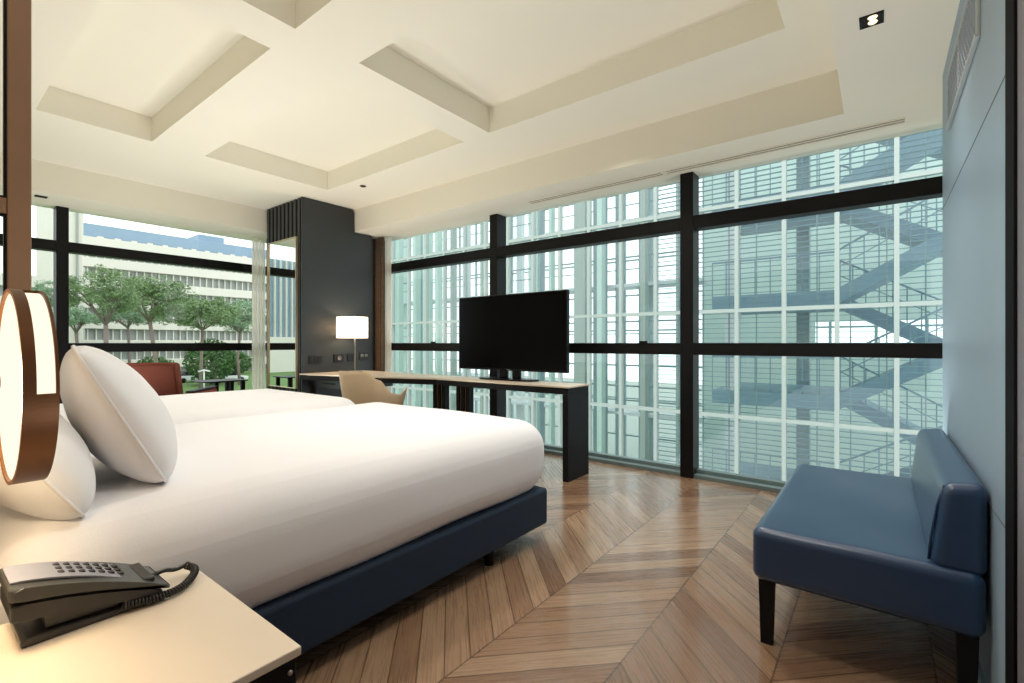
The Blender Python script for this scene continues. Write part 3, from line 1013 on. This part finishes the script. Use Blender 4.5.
# wall grille, two lattice sections
VG = empty('wall_vent', (XW, 2.5, 2.2), 'long lattice air grille in an aluminium frame high on the right wall', 'vent')
vy0, vym, vy1, vz0, vz1 = 1.76, 2.60, 3.02, 2.092, 2.325
vx = XW - 0.014
b = MB()
t = 0.013
for (a, c_) in ((2.145, 2.613), (2.613, 3.007)):
    b.box(vx, XW, a, c_, vz0, vz0 + t, 0.002); b.box(vx, XW, a, c_, vz1 - t, vz1, 0.002)
for a in (2.145, 2.602, 2.985):
    b.box(vx + 0.004, XW, a, a + 0.014, vz0 + t, vz1 - t, 0.002)
b.build('frame', M_alu, VG)
b = MB(); b.box(XW - 0.004, XW - 0.001, 2.15, 3.0, vz0 + 0.01, vz1 - 0.01); b.build('backing', M_dkcav, VG)
b = MB()
for (a, c_) in ((2.165, 2.602), (2.622, 2.985)):
    z0, z1 = vz0 + t, vz1 - t
    h = z1 - z0
    for sgn in (1, -1):
        s_ = a - h
        while s_ < c_:
            p0, p1 = s_, s_ + h
            za, zb = (z0, z1) if sgn > 0 else (z1, z0)
            q0, q1, w0_, w1_ = p0, p1, za, zb
            if q0 < a: w0_ = za + (zb - za) * (a - p0) / h; q0 = a
            if q1 > c_: w1_ = za + (zb - za) * (c_ - p0) / h; q1 = c_
            if q1 - q0 > 0.004:
                b.tube([(XW - 0.006, q0, w0_), (XW - 0.006, q1, w1_)], 0.0042, 4, smooth=False)
            s_ += 0.046
b.build('lattice', M_grille, VG)

exec_ext = True
# ================================================================== EXTERIOR: GLASS BUILDING ACROSS
M_grid = mat('facade_white_metal', rgb(176, 186, 180), 0.5, var=0.03)
M_louv = mat('louvre_grey_metal', rgb(120, 156, 164), 0.5, var=0.05)
M_fglass = glass('facade_glass', (0.89, 0.945, 0.94, 1), 0.05)
M_bglass = glass('atrium_rear_glass', (0.90, 0.96, 0.95, 1), 0.03)
M_stair = mat('stair_blue_steel', rgb(134, 162, 178), 0.5, var=0.05)
M_col = mat('atrium_column_paint', rgb(222, 226, 228), 0.6, var=0.05)
M_coldk = mat('atrium_steel_dark', rgb(150, 170, 174), 0.5, var=0.05)
M_pale = mat('atrium_pale_panel', rgb(206, 226, 218), 0.6, var=0.06, scale=2)
YG = 10.0
FC = empty('glass_facade', (-5, YG, -4), 'white gridded glass facade of the building across, behind the long window', 'facade')
gx = [-2.204 + 0.805 * k for k in range(-18, 10)]
gz = [-0.33 + 2.06 * k for k in range(-1, 6)]
b = MB()
for x in gx: b.box(x - 0.034, x + 0.034, YG - 0.06, YG + 0.06, -4.0, 11.0)
for z in gz: b.box(gx[0], gx[-1], YG - 0.05, YG + 0.05, z - 0.036, z + 0.036)
b.build('grid', M_grid, FC)
b = MB(); b.quad((gx[0], YG + 0.02, -4), (gx[-1], YG + 0.02, -4), (gx[-1], YG + 0.02, 11), (gx[0], YG + 0.02, 11))
b.build('glazing', M_fglass, FC)
# louvre screens in the right hand bays
b = MB()
x0, x1 = -2.204 - 0.805 * 2 - 0.1, gx[-1]
z = -3.9
while z < 8.0:
    b.box(x0, x1, YG + 0.20, YG + 0.26, z, z + 0.009)
    z += 0.098
b.build('louvre_screen', M_louv, FC)
b = MB()
x = x0
while x < x1:
    b.box(x - 0.010, x + 0.010, YG + 0.27, YG + 0.30, -3.9, 8.0)
    x += 0.50
b.build('louvre_carrier', M_coldk, FC)

SX = empty('staircase', (-1.5, 12.5, -4), 'blue grey steel staircase zigzagging inside the glass building across', 'staircase')
def flight(xa, za, xb, zb, y0, y1):
    b = MB()
    b.add([(xa, y0, za - 0.16), (xb, y0, zb - 0.16), (xb, y0, zb + 0.16), (xa, y0, za + 0.16), (xa, y1, za - 0.16), (xb, y1, zb - 0.16), (xb, y1, zb + 0.16), (xa, y1, za + 0.16)],
          [(0, 1, 2, 3), (7, 6, 5, 4), (0, 4, 5, 1), (3, 2, 6, 7), (0, 3, 7, 4), (1, 5, 6, 2)])
    b.build('flight', M_stair, SX)
    b = MB()
    for yy in (y0 + 0.03,):
        b.tube([(xa, yy, za + 0.95), (xb, yy, zb + 0.95)], 0.022, 6)
        b.tube([(xa, yy, za + 0.6), (xb, yy, zb + 0.6)], 0.012, 6)
        for k in range(9):
            t = k / 8
            b.tube([(xa + (xb - xa) * t, yy, za + (zb - za) * t), (xa + (xb - xa) * t, yy, za + (zb - za) * t + 0.95)], 0.012, 5)
    b.build('railing', M_stair, SX)
for i in range(-2, 3):
    z = 2.06 + 2.22 * i
    b = MB(); b.box(-3.2, -0.72, 12.0, 14.6, z - 0.17, z + 0.15, 0.01); b.build('landing', M_stair, SX)
    b = MB()
    b.tube([(-3.2, 12.03, z + 0.95), (-0.72, 12.03, z + 0.95)], 0.022, 6)
    for k in range(9):
        xk = -3.2 + 2.48 * k / 8
        b.tube([(xk, 12.03, z), (xk, 12.03, z + 0.95)], 0.012, 5)
    b.build('railing', M_stair, SX)
    flight(-0.74, z, 1.18, z + 1.11, 12.0, 13.2)
    flight(1.18, z + 1.11, -0.74, z + 2.22, 13.4, 14.6)
    b = MB(); b.box(1.16, 2.6, 12.0, 14.6, z + 1.11 - 0.17, z + 1.11 + 0.15, 0.01); b.build('landing', M_stair, SX)

# columns and steel verticals of the atrium
def column(x, y, w, d, m, label, grp):
    b = MB(); b.box(x - w / 2, x + w / 2, y - d / 2, y + d / 2, -4.0, 11.0, 0.01)
    # base plate and cap make it a real stanchion
    b.box(x - w * 0.8, x + w * 0.8, y - d * 0.8, y + d * 0.8, -4.0, -3.8)
    o = b.build('atrium_column', m)
    return tag(o, label, 'column', grp)
column(-2.78, 12.2, 0.30, 0.3, M_col, 'broad pale column at the foot of the zigzag staircase across', 'atrium columns')
column(-1.62, 14.8, 0.30, 0.3, M_coldk, 'dark column behind the landings of the zigzag staircase across', 'atrium columns')
rr = random.Random(3)
x = -21.0
k = 0
while x < -4.6:
    yy = rr.uniform(11.5, 16.0)
    w_ = rr.choice([0.08, 0.12, 0.16, 0.25, 0.4])
    m_ = rr.choice([M_col, M_col, M_coldk, M_pale, M_pale, M_grid])
    column(x, yy, w_, 0.25, m_, 'slender upright steel column inside the glass building across, left of the staircase', 'upright columns left of the staircase across')
    x += rr.uniform(0.28, 0.62); k += 1
# thin horizontal walkway rails at several levels in the left part
WK = empty('atrium_walkway', (-12, 14, -4), 'stacked thin walkways inside the glass building across', 'walkway')
for i in range(-1, 5):
    z = 0.9 + 2.1 * i
    b = MB(); b.box(-22, -4.2, 14.6, 15.6, z - 0.06, z + 0.04); b.build('deck', M_col, WK)
    b = MB(); b.tube([(-22, 14.62, z + 0.9), (-4.2, 14.62, z + 0.9)], 0.03, 6); b.tube([(-22, 14.62, z + 0.5), (-4.2, 14.62, z + 0.5)], 0.02, 6); b.build('handrail', M_coldk, WK)
# rear glass wall of the atrium
RW = empty('atrium_rear_wall', (-5, 18, -4), 'teal tinted rear glass wall closing the building across', 'facade')
b = MB(); b.quad((-30, 18.05, -4), (12, 18.05, -4), (12, 18.05, 13), (-30, 18.05, 13)); b.build('glazing', M_bglass, RW)
b = MB()
x = -30.0
while x < 12: b.box(x - 0.04, x + 0.04, 17.95, 18.05, -4, 13); x += 1.15
z = -4.0
while z < 13: b.box(-30, 12, 17.97, 18.04, z - 0.03, z + 0.03); z += 1.4
b.build('grid', M_coldk, RW)
# solid pale panels behind the staircase, with gaps of bright glass
for i, (a, c_, z0, z1) in enumerate(((-5.0, 5.5, 1.75, 5.3), (-5.0, 5.5, -4.0, 1.05), (-5.0, -1.6, 1.05, 1.75), (-5.0, 5.5, 5.7, 9.5))):
    b = MB(); b.box(a, c_, 17.5, 17.6, z0, z1)
    b.build('panel', M_pale, RW)

b = MB(); b.prism([(-13.5, 8.6), (-8, 4.5), (14, 4.5), (14, 60), (-110, 60)], -4.3, -4.0)
o = b.build('ground_court', mat('court_paving', rgb(160, 166, 160), 0.8, var=0.06, scale=1.5)); tag(o, 'pale paving between the room and the glass building across', 'ground', kind='structure')

# ================================================================== EXTERIOR: GARDEN, PINES, OFFICE BLOCK
ZG = -3.9
b = MB(); b.prism([(-7.5, -90), (-7.5, 4.2), (-14, 8.5), (-160, 82), (-160, -90)], ZG - 0.3, ZG)
o = b.build('ground_lawn', mat('lawn_grass', rgb(92, 122, 62), 0.9, var=0.3, scale=0.6)); tag(o, 'green lawn below the end window', 'lawn', kind='structure')

M_office = mat('office_concrete', rgb(214, 210, 198), 0.8, var=0.04, scale=0.5)
M_offwin = mat('office_window_band', rgb(142, 148, 144), 0.4, var=0.25, scale=0.9)
M_offroof = mat('office_roof_screen', rgb(128, 152, 172), 0.5, var=0.08, scale=0.5)
DX = -90.0
OF = empty('office_block', (DX, 60, ZG), 'long pale office block with blue roof screen behind the pines', 'building')
zt = 16.4
b = MB(); b.box(DX - 14, DX, 16.6, 75, ZG, zt - 0.6); b.build('wall', M_offwin, OF)
zz = zt
i = 0
while zz > ZG + 1:
    b = MB(); b.box(DX - 0.5, DX + 0.9, 16.2, 75, zz - 1.45, zz - 0.1, 0.05); b.build('spandrel', M_office, OF)
    zz -= 2.95; i += 1
b = MB()
yy = 16.8
while yy < 75:
    b.box(DX, DX + 0.35, yy - 0.07, yy + 0.07, ZG, zt); yy += 0.95
lp(b.build('window_mullion', M_office, OF), 'closely spaced pale mullions')
b = MB(); b.box(DX - 12, DX - 1.0, 16.6, 73, zt - 0.1, zt + 2.1, 0.05); b.build('roof_screen', M_offroof, OF)
b = MB(); b.box(DX - 10, DX - 3.0, 32, 36, zt + 2.1, zt + 3.5, 0.05); b.build('roof_plant', M_offroof, OF)
for yy in range(18, 72, 2):
    b = MB(); b.box(DX - 0.9, DX - 0.3, yy, yy + 0.7, zt - 0.1, zt + 0.3)
    b.build('roof_unit', M_office, OF)

NB = empty('corner_block', (-62, 6, ZG), 'narrow cream building left of the long office block', 'building')
b = MB(); b.box(-70, -62, 9.0, 11.3, ZG, 15.5, 0.05); b.build('wall', M_office, NB)
b = MB(); b.box(-61.99, -61.8, 10.75, 10.9, ZG, 15.5); lp(b.build('downpipe', M_offwin, NB), 'dark downpipe')
LB = empty('low_block', (-80, -8, ZG), 'low pale building with dark bands seen left of the window mullion', 'building')
b = MB(); b.box(-95, -80, -4, 12.4, ZG, 9.0, 0.05); b.build('wall', M_offwin, LB)
for k in range(5):
    b = MB(); b.box(-80.5, -79.4, -4.2, 12.6, ZG + 1.2 + k * 2.6, ZG + 2.6 + k * 2.6, 0.05); b.build('spandrel', M_office, LB)
TB = empty('tower_block', (-82, -36, ZG), 'tall blue glass tower with upright fins seen only in the mirror', 'building')
b = MB(); b.box(-96, -82, -56, -18, ZG + 6, 15.5, 0.05); b.build('wall', M_offroof, TB)
b = MB()
for k in range(39):
    b.box(-82.0, -81.5, -56 + k, -55.8 + k, ZG + 6, 15.5)
b.build('fin', M_office, TB)
b = MB(); b.box(-97, -81, -57, -17, ZG, ZG + 6, 0.05); b.build('podium', M_office, TB)

M_bark = mat('pine_bark', rgb(128, 114, 106), 0.9, var=0.2, scale=3)
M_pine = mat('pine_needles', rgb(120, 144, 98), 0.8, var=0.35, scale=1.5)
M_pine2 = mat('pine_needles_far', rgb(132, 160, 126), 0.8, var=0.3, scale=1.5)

def pine(px, depth, top_py, crown_w_px, crown_h_px, split_py, label, mt, seed, lean=0.0, n=9000):
    r = random.Random(seed)
    lat = (px - 512) / 476.5
    X = depth * (-0.6116 + 0.7912 * lat); Y = depth * (0.7912 + 0.6116 * lat)
    zt = 1.1 + (343 - top_py) / 476.5 * depth
    k = depth / 476.5
    cw, ch = crown_w_px * k * 0.5, crown_h_px * k * 0.5
    zs = 1.1 + (343 - split_py) * k
    T = empty('pine_tree', (X, Y, ZG), label, 'tree', 'umbrella pines on the lawn')
    b = MB()
    tr = 0.012 * (zt - ZG) + 0.02
    base = Vector((X, Y, ZG)); sp = Vector((X + lean * 0.3, Y + lean, zs))
    mid = (base + sp) / 2 + Vector((r.uniform(-.2, .2), r.uniform(-.3, .3), 0))
    b.tube([base, mid, sp], [tr * 1.2, tr, tr * 0.9], 10)
    cz = zt - ch
    tips = []
    nb = 6
    for i in range(nb):
        a = 2 * PI * i / nb + r.uniform(-.4, .4)
        rad = cw * r.uniform(0.45, 0.75)
        tip = Vector((X + rad * math.cos(a), Y + rad * math.sin(a), cz + ch * r.uniform(-0.25, 0.35)))
        m1 = sp.lerp(tip, 0.45) + Vector((r.uniform(-.3, .3), r.uniform(-.3, .3), ch * 0.15 - 0.1 * (tip - sp).length * 0.3))
        b.tube([sp, m1, tip], [tr * 0.62, tr * 0.42, tr * 0.16], 7)
        tips.append(tip)
        for q in range(2):
            t2 = m1 + Vector((r.uniform(-1, 1) * cw * 0.35, r.uniform(-1, 1) * cw * 0.35, ch * r.uniform(0.2, 0.6)))
            b.tube([m1, m1.lerp(t2, 0.5), t2], [tr * 0.32, tr * 0.2, tr * 0.08], 6)
            tips.append(t2)
    b.build('trunk', M_bark, T)
    # crown: clumps of needle tufts
    cl = []
    for i in range(64):
        a = r.uniform(0, 2 * PI); q = math.sqrt(r.random())
        top = ch * 0.8 * math.sqrt(max(0, 1 - q * q))
        cl.append((Vector((X + cw * 0.9 * q * math.cos(a), Y + cw * 0.9 * q * math.sin(a), cz + r.uniform(-0.55, 1.0) * top - 0.1 * ch)), cw * r.uniform(0.16, 0.27)))
    for tp in tips: cl.append((tp, cw * 0.2))
    v, fcs = [], []
    for i in range(n):
        cc, rad = cl[r.randrange(len(cl))]
        u = Vector((r.gauss(0, 1), r.gauss(0, 1), r.gauss(0, 1))).normalized()
        p = cc + Vector((u.x * rad, u.y * rad, u.z * rad * 0.62)) * (r.random() ** 0.35)
        s = cw * r.uniform(0.035, 0.07)
        d1 = Vector((r.gauss(0, 1), r.gauss(0, 1), r.gauss(0, .7))).normalized() * s
        d2 = Vector((r.gauss(0, 1), r.gauss(0, 1), r.gauss(0, .7))).normalized() * s
        k0 = len(v)
        v += [p - d1 * 0.5, p + d1 * 0.5, p + d2]
        fcs.append((k0, k0 + 1, k0 + 2))
    c = MB(); c.add(v, fcs)
    c.build('crown', mt, T, fix=False)
    return T
pine(100, 33, 257, 70, 74, 325, 'umbrella pine nearest the window mullion, its broad crown leftmost of the main three', M_pine, 1, 0.3)
pine(153, 40, 266, 78, 66, 322, 'umbrella pine with forked trunk directly above the rust armchair', M_pine, 2, -0.2)
pine(200, 47, 288, 72, 52, 330, 'shorter umbrella pine right of the rust armchair', M_pine, 3, 0.2)
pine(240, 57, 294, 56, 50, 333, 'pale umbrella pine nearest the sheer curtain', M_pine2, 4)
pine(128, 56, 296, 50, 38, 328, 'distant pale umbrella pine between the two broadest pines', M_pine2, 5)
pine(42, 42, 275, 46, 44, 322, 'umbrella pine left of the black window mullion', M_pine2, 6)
pine(76, 41, 298, 44, 40, 333, 'slender pine just right of the black window mullion', M_pine2, 8)

def shrub(x, y, r_, h, m, label, seed):
    r = random.Random(seed)
    T = empty('shrub', (x, y, ZG), label, 'shrub', 'shrubs on the lawn')
    b = MB()
    for i in range(4):
        b.tube([(x, y, ZG), (x + r.uniform(-.4, .4) * r_, y + r.uniform(-.4, .4) * r_, ZG + h * 0.6)], [0.05, 0.02], 6)
    b.build('stem', M_bark, T)
    v, fcs = [], []
    for i in range(1800):
        u = Vector((r.gauss(0, 1), r.gauss(0, 1), r.gauss(0, 1))).normalized() * (r.random() ** 0.3)
        p = Vector((x + u.x * r_, y + u.y * r_, ZG + h * 0.52 + u.z * h * 0.5))
        s = r_ * 0.11
        d1 = Vector((r.gauss(0, 1), r.gauss(0, 1), r.gauss(0, 1))).normalized() * s
        d2 = Vector((r.gauss(0, 1), r.gauss(0, 1), r.gauss(0, 1))).normalized() * s
        k0 = len(v); v += [p - d1, p + d1, p + d2]; fcs.append((k0, k0 + 1, k0 + 2))
    c = MB(); c.add(v, fcs); c.build('foliage', m, T, fix=False)
M_shrub = mat('shrub_leaves', rgb(74, 110, 58), 0.8, var=0.35, scale=1.5)
def at(px, depth):
    lat = (px - 512) / 476.5
    return depth * (-0.6116 + 0.7912 * lat), depth * (0.7912 + 0.6116 * lat)
for i, (px, dp, r_, h, lab) in enumerate(((210, 57, 2.6, 5.4, 'tall rounded dark green bush right of the rust armchair'), (100, 60, 2.0, 3.0, 'low green bush behind the pine trunks at left'), (155, 67, 2.4, 3.0, 'low bush between the forked pine and the office block'), (236, 77, 2.4, 3.6, 'green bush in front of the office block beyond the parked cars'))):
    x, y = at(px, dp); shrub(x, y, r_, h, M_shrub, lab, 20 + i)

# parked cars and a street lamp
def car(px, depth, m, label):
    x, y = at(px, depth)
    C = empty('car', (x, y, ZG), label, 'car', 'cars parked along the lawn')
    def T(p): return [(y + a, ZG + b_) for a, b_ in p]
    body = [(-2.1, 0.3), (2.1, 0.3), (2.15, 0.7), (1.3, 0.85), (-1.9, 0.9), (-2.15, 0.75)]
    cab = [(-1.7, 0.88), (1.0, 0.85), (0.45, 1.38), (-1.2, 1.42)]
    b = MB(); b.prism(T(body), x - 0.85, x + 0.85, 'x', bev=0.06); b.build('body', m, C)
    b = MB(); b.prism(T(cab), x - 0.72, x + 0.72, 'x', bev=0.05); b.build('cabin', M_black, C)
    for s in (-1.3, 1.3):
        for k in (-0.8, 0.8):
            b = MB(); b.lathe([(0, -0.1), (0.3, -0.1), (0.32, 0), (0.3, 0.1), (0, 0.1)], (0, 0, 0), 20, 'y')
            bmesh.ops.rotate(b.bm, verts=b.bm.verts, cent=(0, 0, 0), matrix=Matrix.Rotation(PI / 2, 3, 'Z'))
            bmesh.ops.translate(b.bm, verts=b.bm.verts, vec=(x + k, y + s, ZG + 0.32))
            b.build('wheel', M_black, C)
M_carw = mat('car_white', rgb(225, 228, 228), 0.3, var=0.02); M_carg = mat('car_grey', rgb(130, 136, 140), 0.3, var=0.02)
car(193, 61, M_carw, 'white car parked beyond the lawn, just right of the rust armchair')
car(212, 66, M_carg, 'grey car parked behind the garden lamp post')
car(228, 61, M_carw, 'white car parked beyond the lawn above the small black table')
x, y = at(204, 45)
LPp = empty('street_lamp', (x, y, ZG), 'white twin headed garden lamp post on the lawn', 'street lamp')
b = MB(); b.tube([(x, y, ZG), (x, y, -1.5)], 0.06, 8); b.build('post', M_carw, LPp)
b = MB(); b.tube([(x, y - 0.5, -1.6), (x, y, -1.45), (x, y + 0.5, -1.6)], 0.07, 8); b.build('arm', M_carw, LPp)

# ================================================================== LIGHT
wd = bpy.data.worlds.new('sky'); scene.world = wd; wd.use_nodes = True
nt = wd.node_tree; nt.nodes.clear()
o = nt.nodes.new('ShaderNodeOutputWorld'); bg = nt.nodes.new('ShaderNodeBackground')
bg.inputs['Color'].default_value = (0.95, 0.985, 1.0, 1); bg.inputs['Strength'].default_value = 2.0
nt.links.new(bg.outputs[0], o.inputs[0])

def light(kind, name, loc, power, color=(1, 1, 1), rot=(0, 0, 0), **kw):
    l = bpy.data.lights.new(name, kind); l.energy = power; l.color = color
    for k, v in kw.items(): setattr(l, k, v)
    ob = bpy.data.objects.new(name, l); ob.location = loc; ob.rotation_euler = rot
    COL.objects.link(ob); return ob
UPK = 1.45
WARM = (1.0, 0.95, 0.88)
# twin spotlight's own beam first, then added fill spots without fittings
for (x, y, z, p) in ((-0.03, 2.566, 2.47, 14), (-2.3, 1.45, 2.75, 80), (-4.3, 1.45, 2.75, 70), (-0.95, 2.6, 2.75, 55), (-0.55, 1.2, 2.75, 44), (-1.6, 3.15, 2.75, 62), (-3.4, 3.1, 2.75, 25)):
    light('SPOT', 'downlight_and_fill', (x, y, z), p, WARM, (0, 0, 0), spot_size=math.radians(125), spot_blend=0.9, shadow_soft_size=0.12)
# added fill spots, hidden and without fittings, aimed up to brighten the ceiling
UP = (1.0, 0.975, 0.93)
for (x, y, z, p) in ((-0.38, 0.36, 0.62, 24), (-0.12, 3.42, 0.2, 26), (0.0, 1.15, 0.4, 16), (-3.09, 0.6, 0.62, 18), (-3.09, 1.7, 0.62, 18), (-2.9, 2.72, 0.3, 20), (-4.45, 2.6, 0.3, 20), (-4.95, 0.9, 0.35, 22), (-5.05, 2.25, 0.35, 22), (-6.2, 1.2, 0.3, 22)):
    light('SPOT', 'added_upfill', (x, y, z), p * UPK, UP, (PI, 0, 0), spot_size=math.radians(140), spot_blend=1.0, shadow_soft_size=0.10)
light('POINT', 'desk_bulb', (-4.995, 3.34, 1.28), 7, (1, 0.74, 0.48), shadow_soft_size=0.04)
light('POINT', 'bedside_bulb', (LX, LY0 - 0.06, LZ), 9, (1, 0.78, 0.5), shadow_soft_size=0.05)

# ================================================================== CAMERA
cd = bpy.data.cameras.new('camera'); cam = bpy.data.objects.new('camera', cd); COL.objects.link(cam)
cd.sensor_fit = 'HORIZONTAL'; cd.sensor_width = 36.0
cd.lens = 36.0 * 476.5 / 1024.0
cd.shift_y = (343 - 341.5) / 1024.0
cd.clip_start = 0.02; cd.clip_end = 600
cam.location = (0, 0, 1.1)
cam.rotation_euler = (PI / 2, 0, math.atan2(0.6116, 0.7912))
scene.camera = cam

vs = scene.view_settings
scene.display_settings.display_device = 'sRGB'
vs.view_transform = 'Standard'; vs.look = 'None'; vs.gamma = 1.0; vs.use_curve_mapping = False
vs.exposure = 0.15
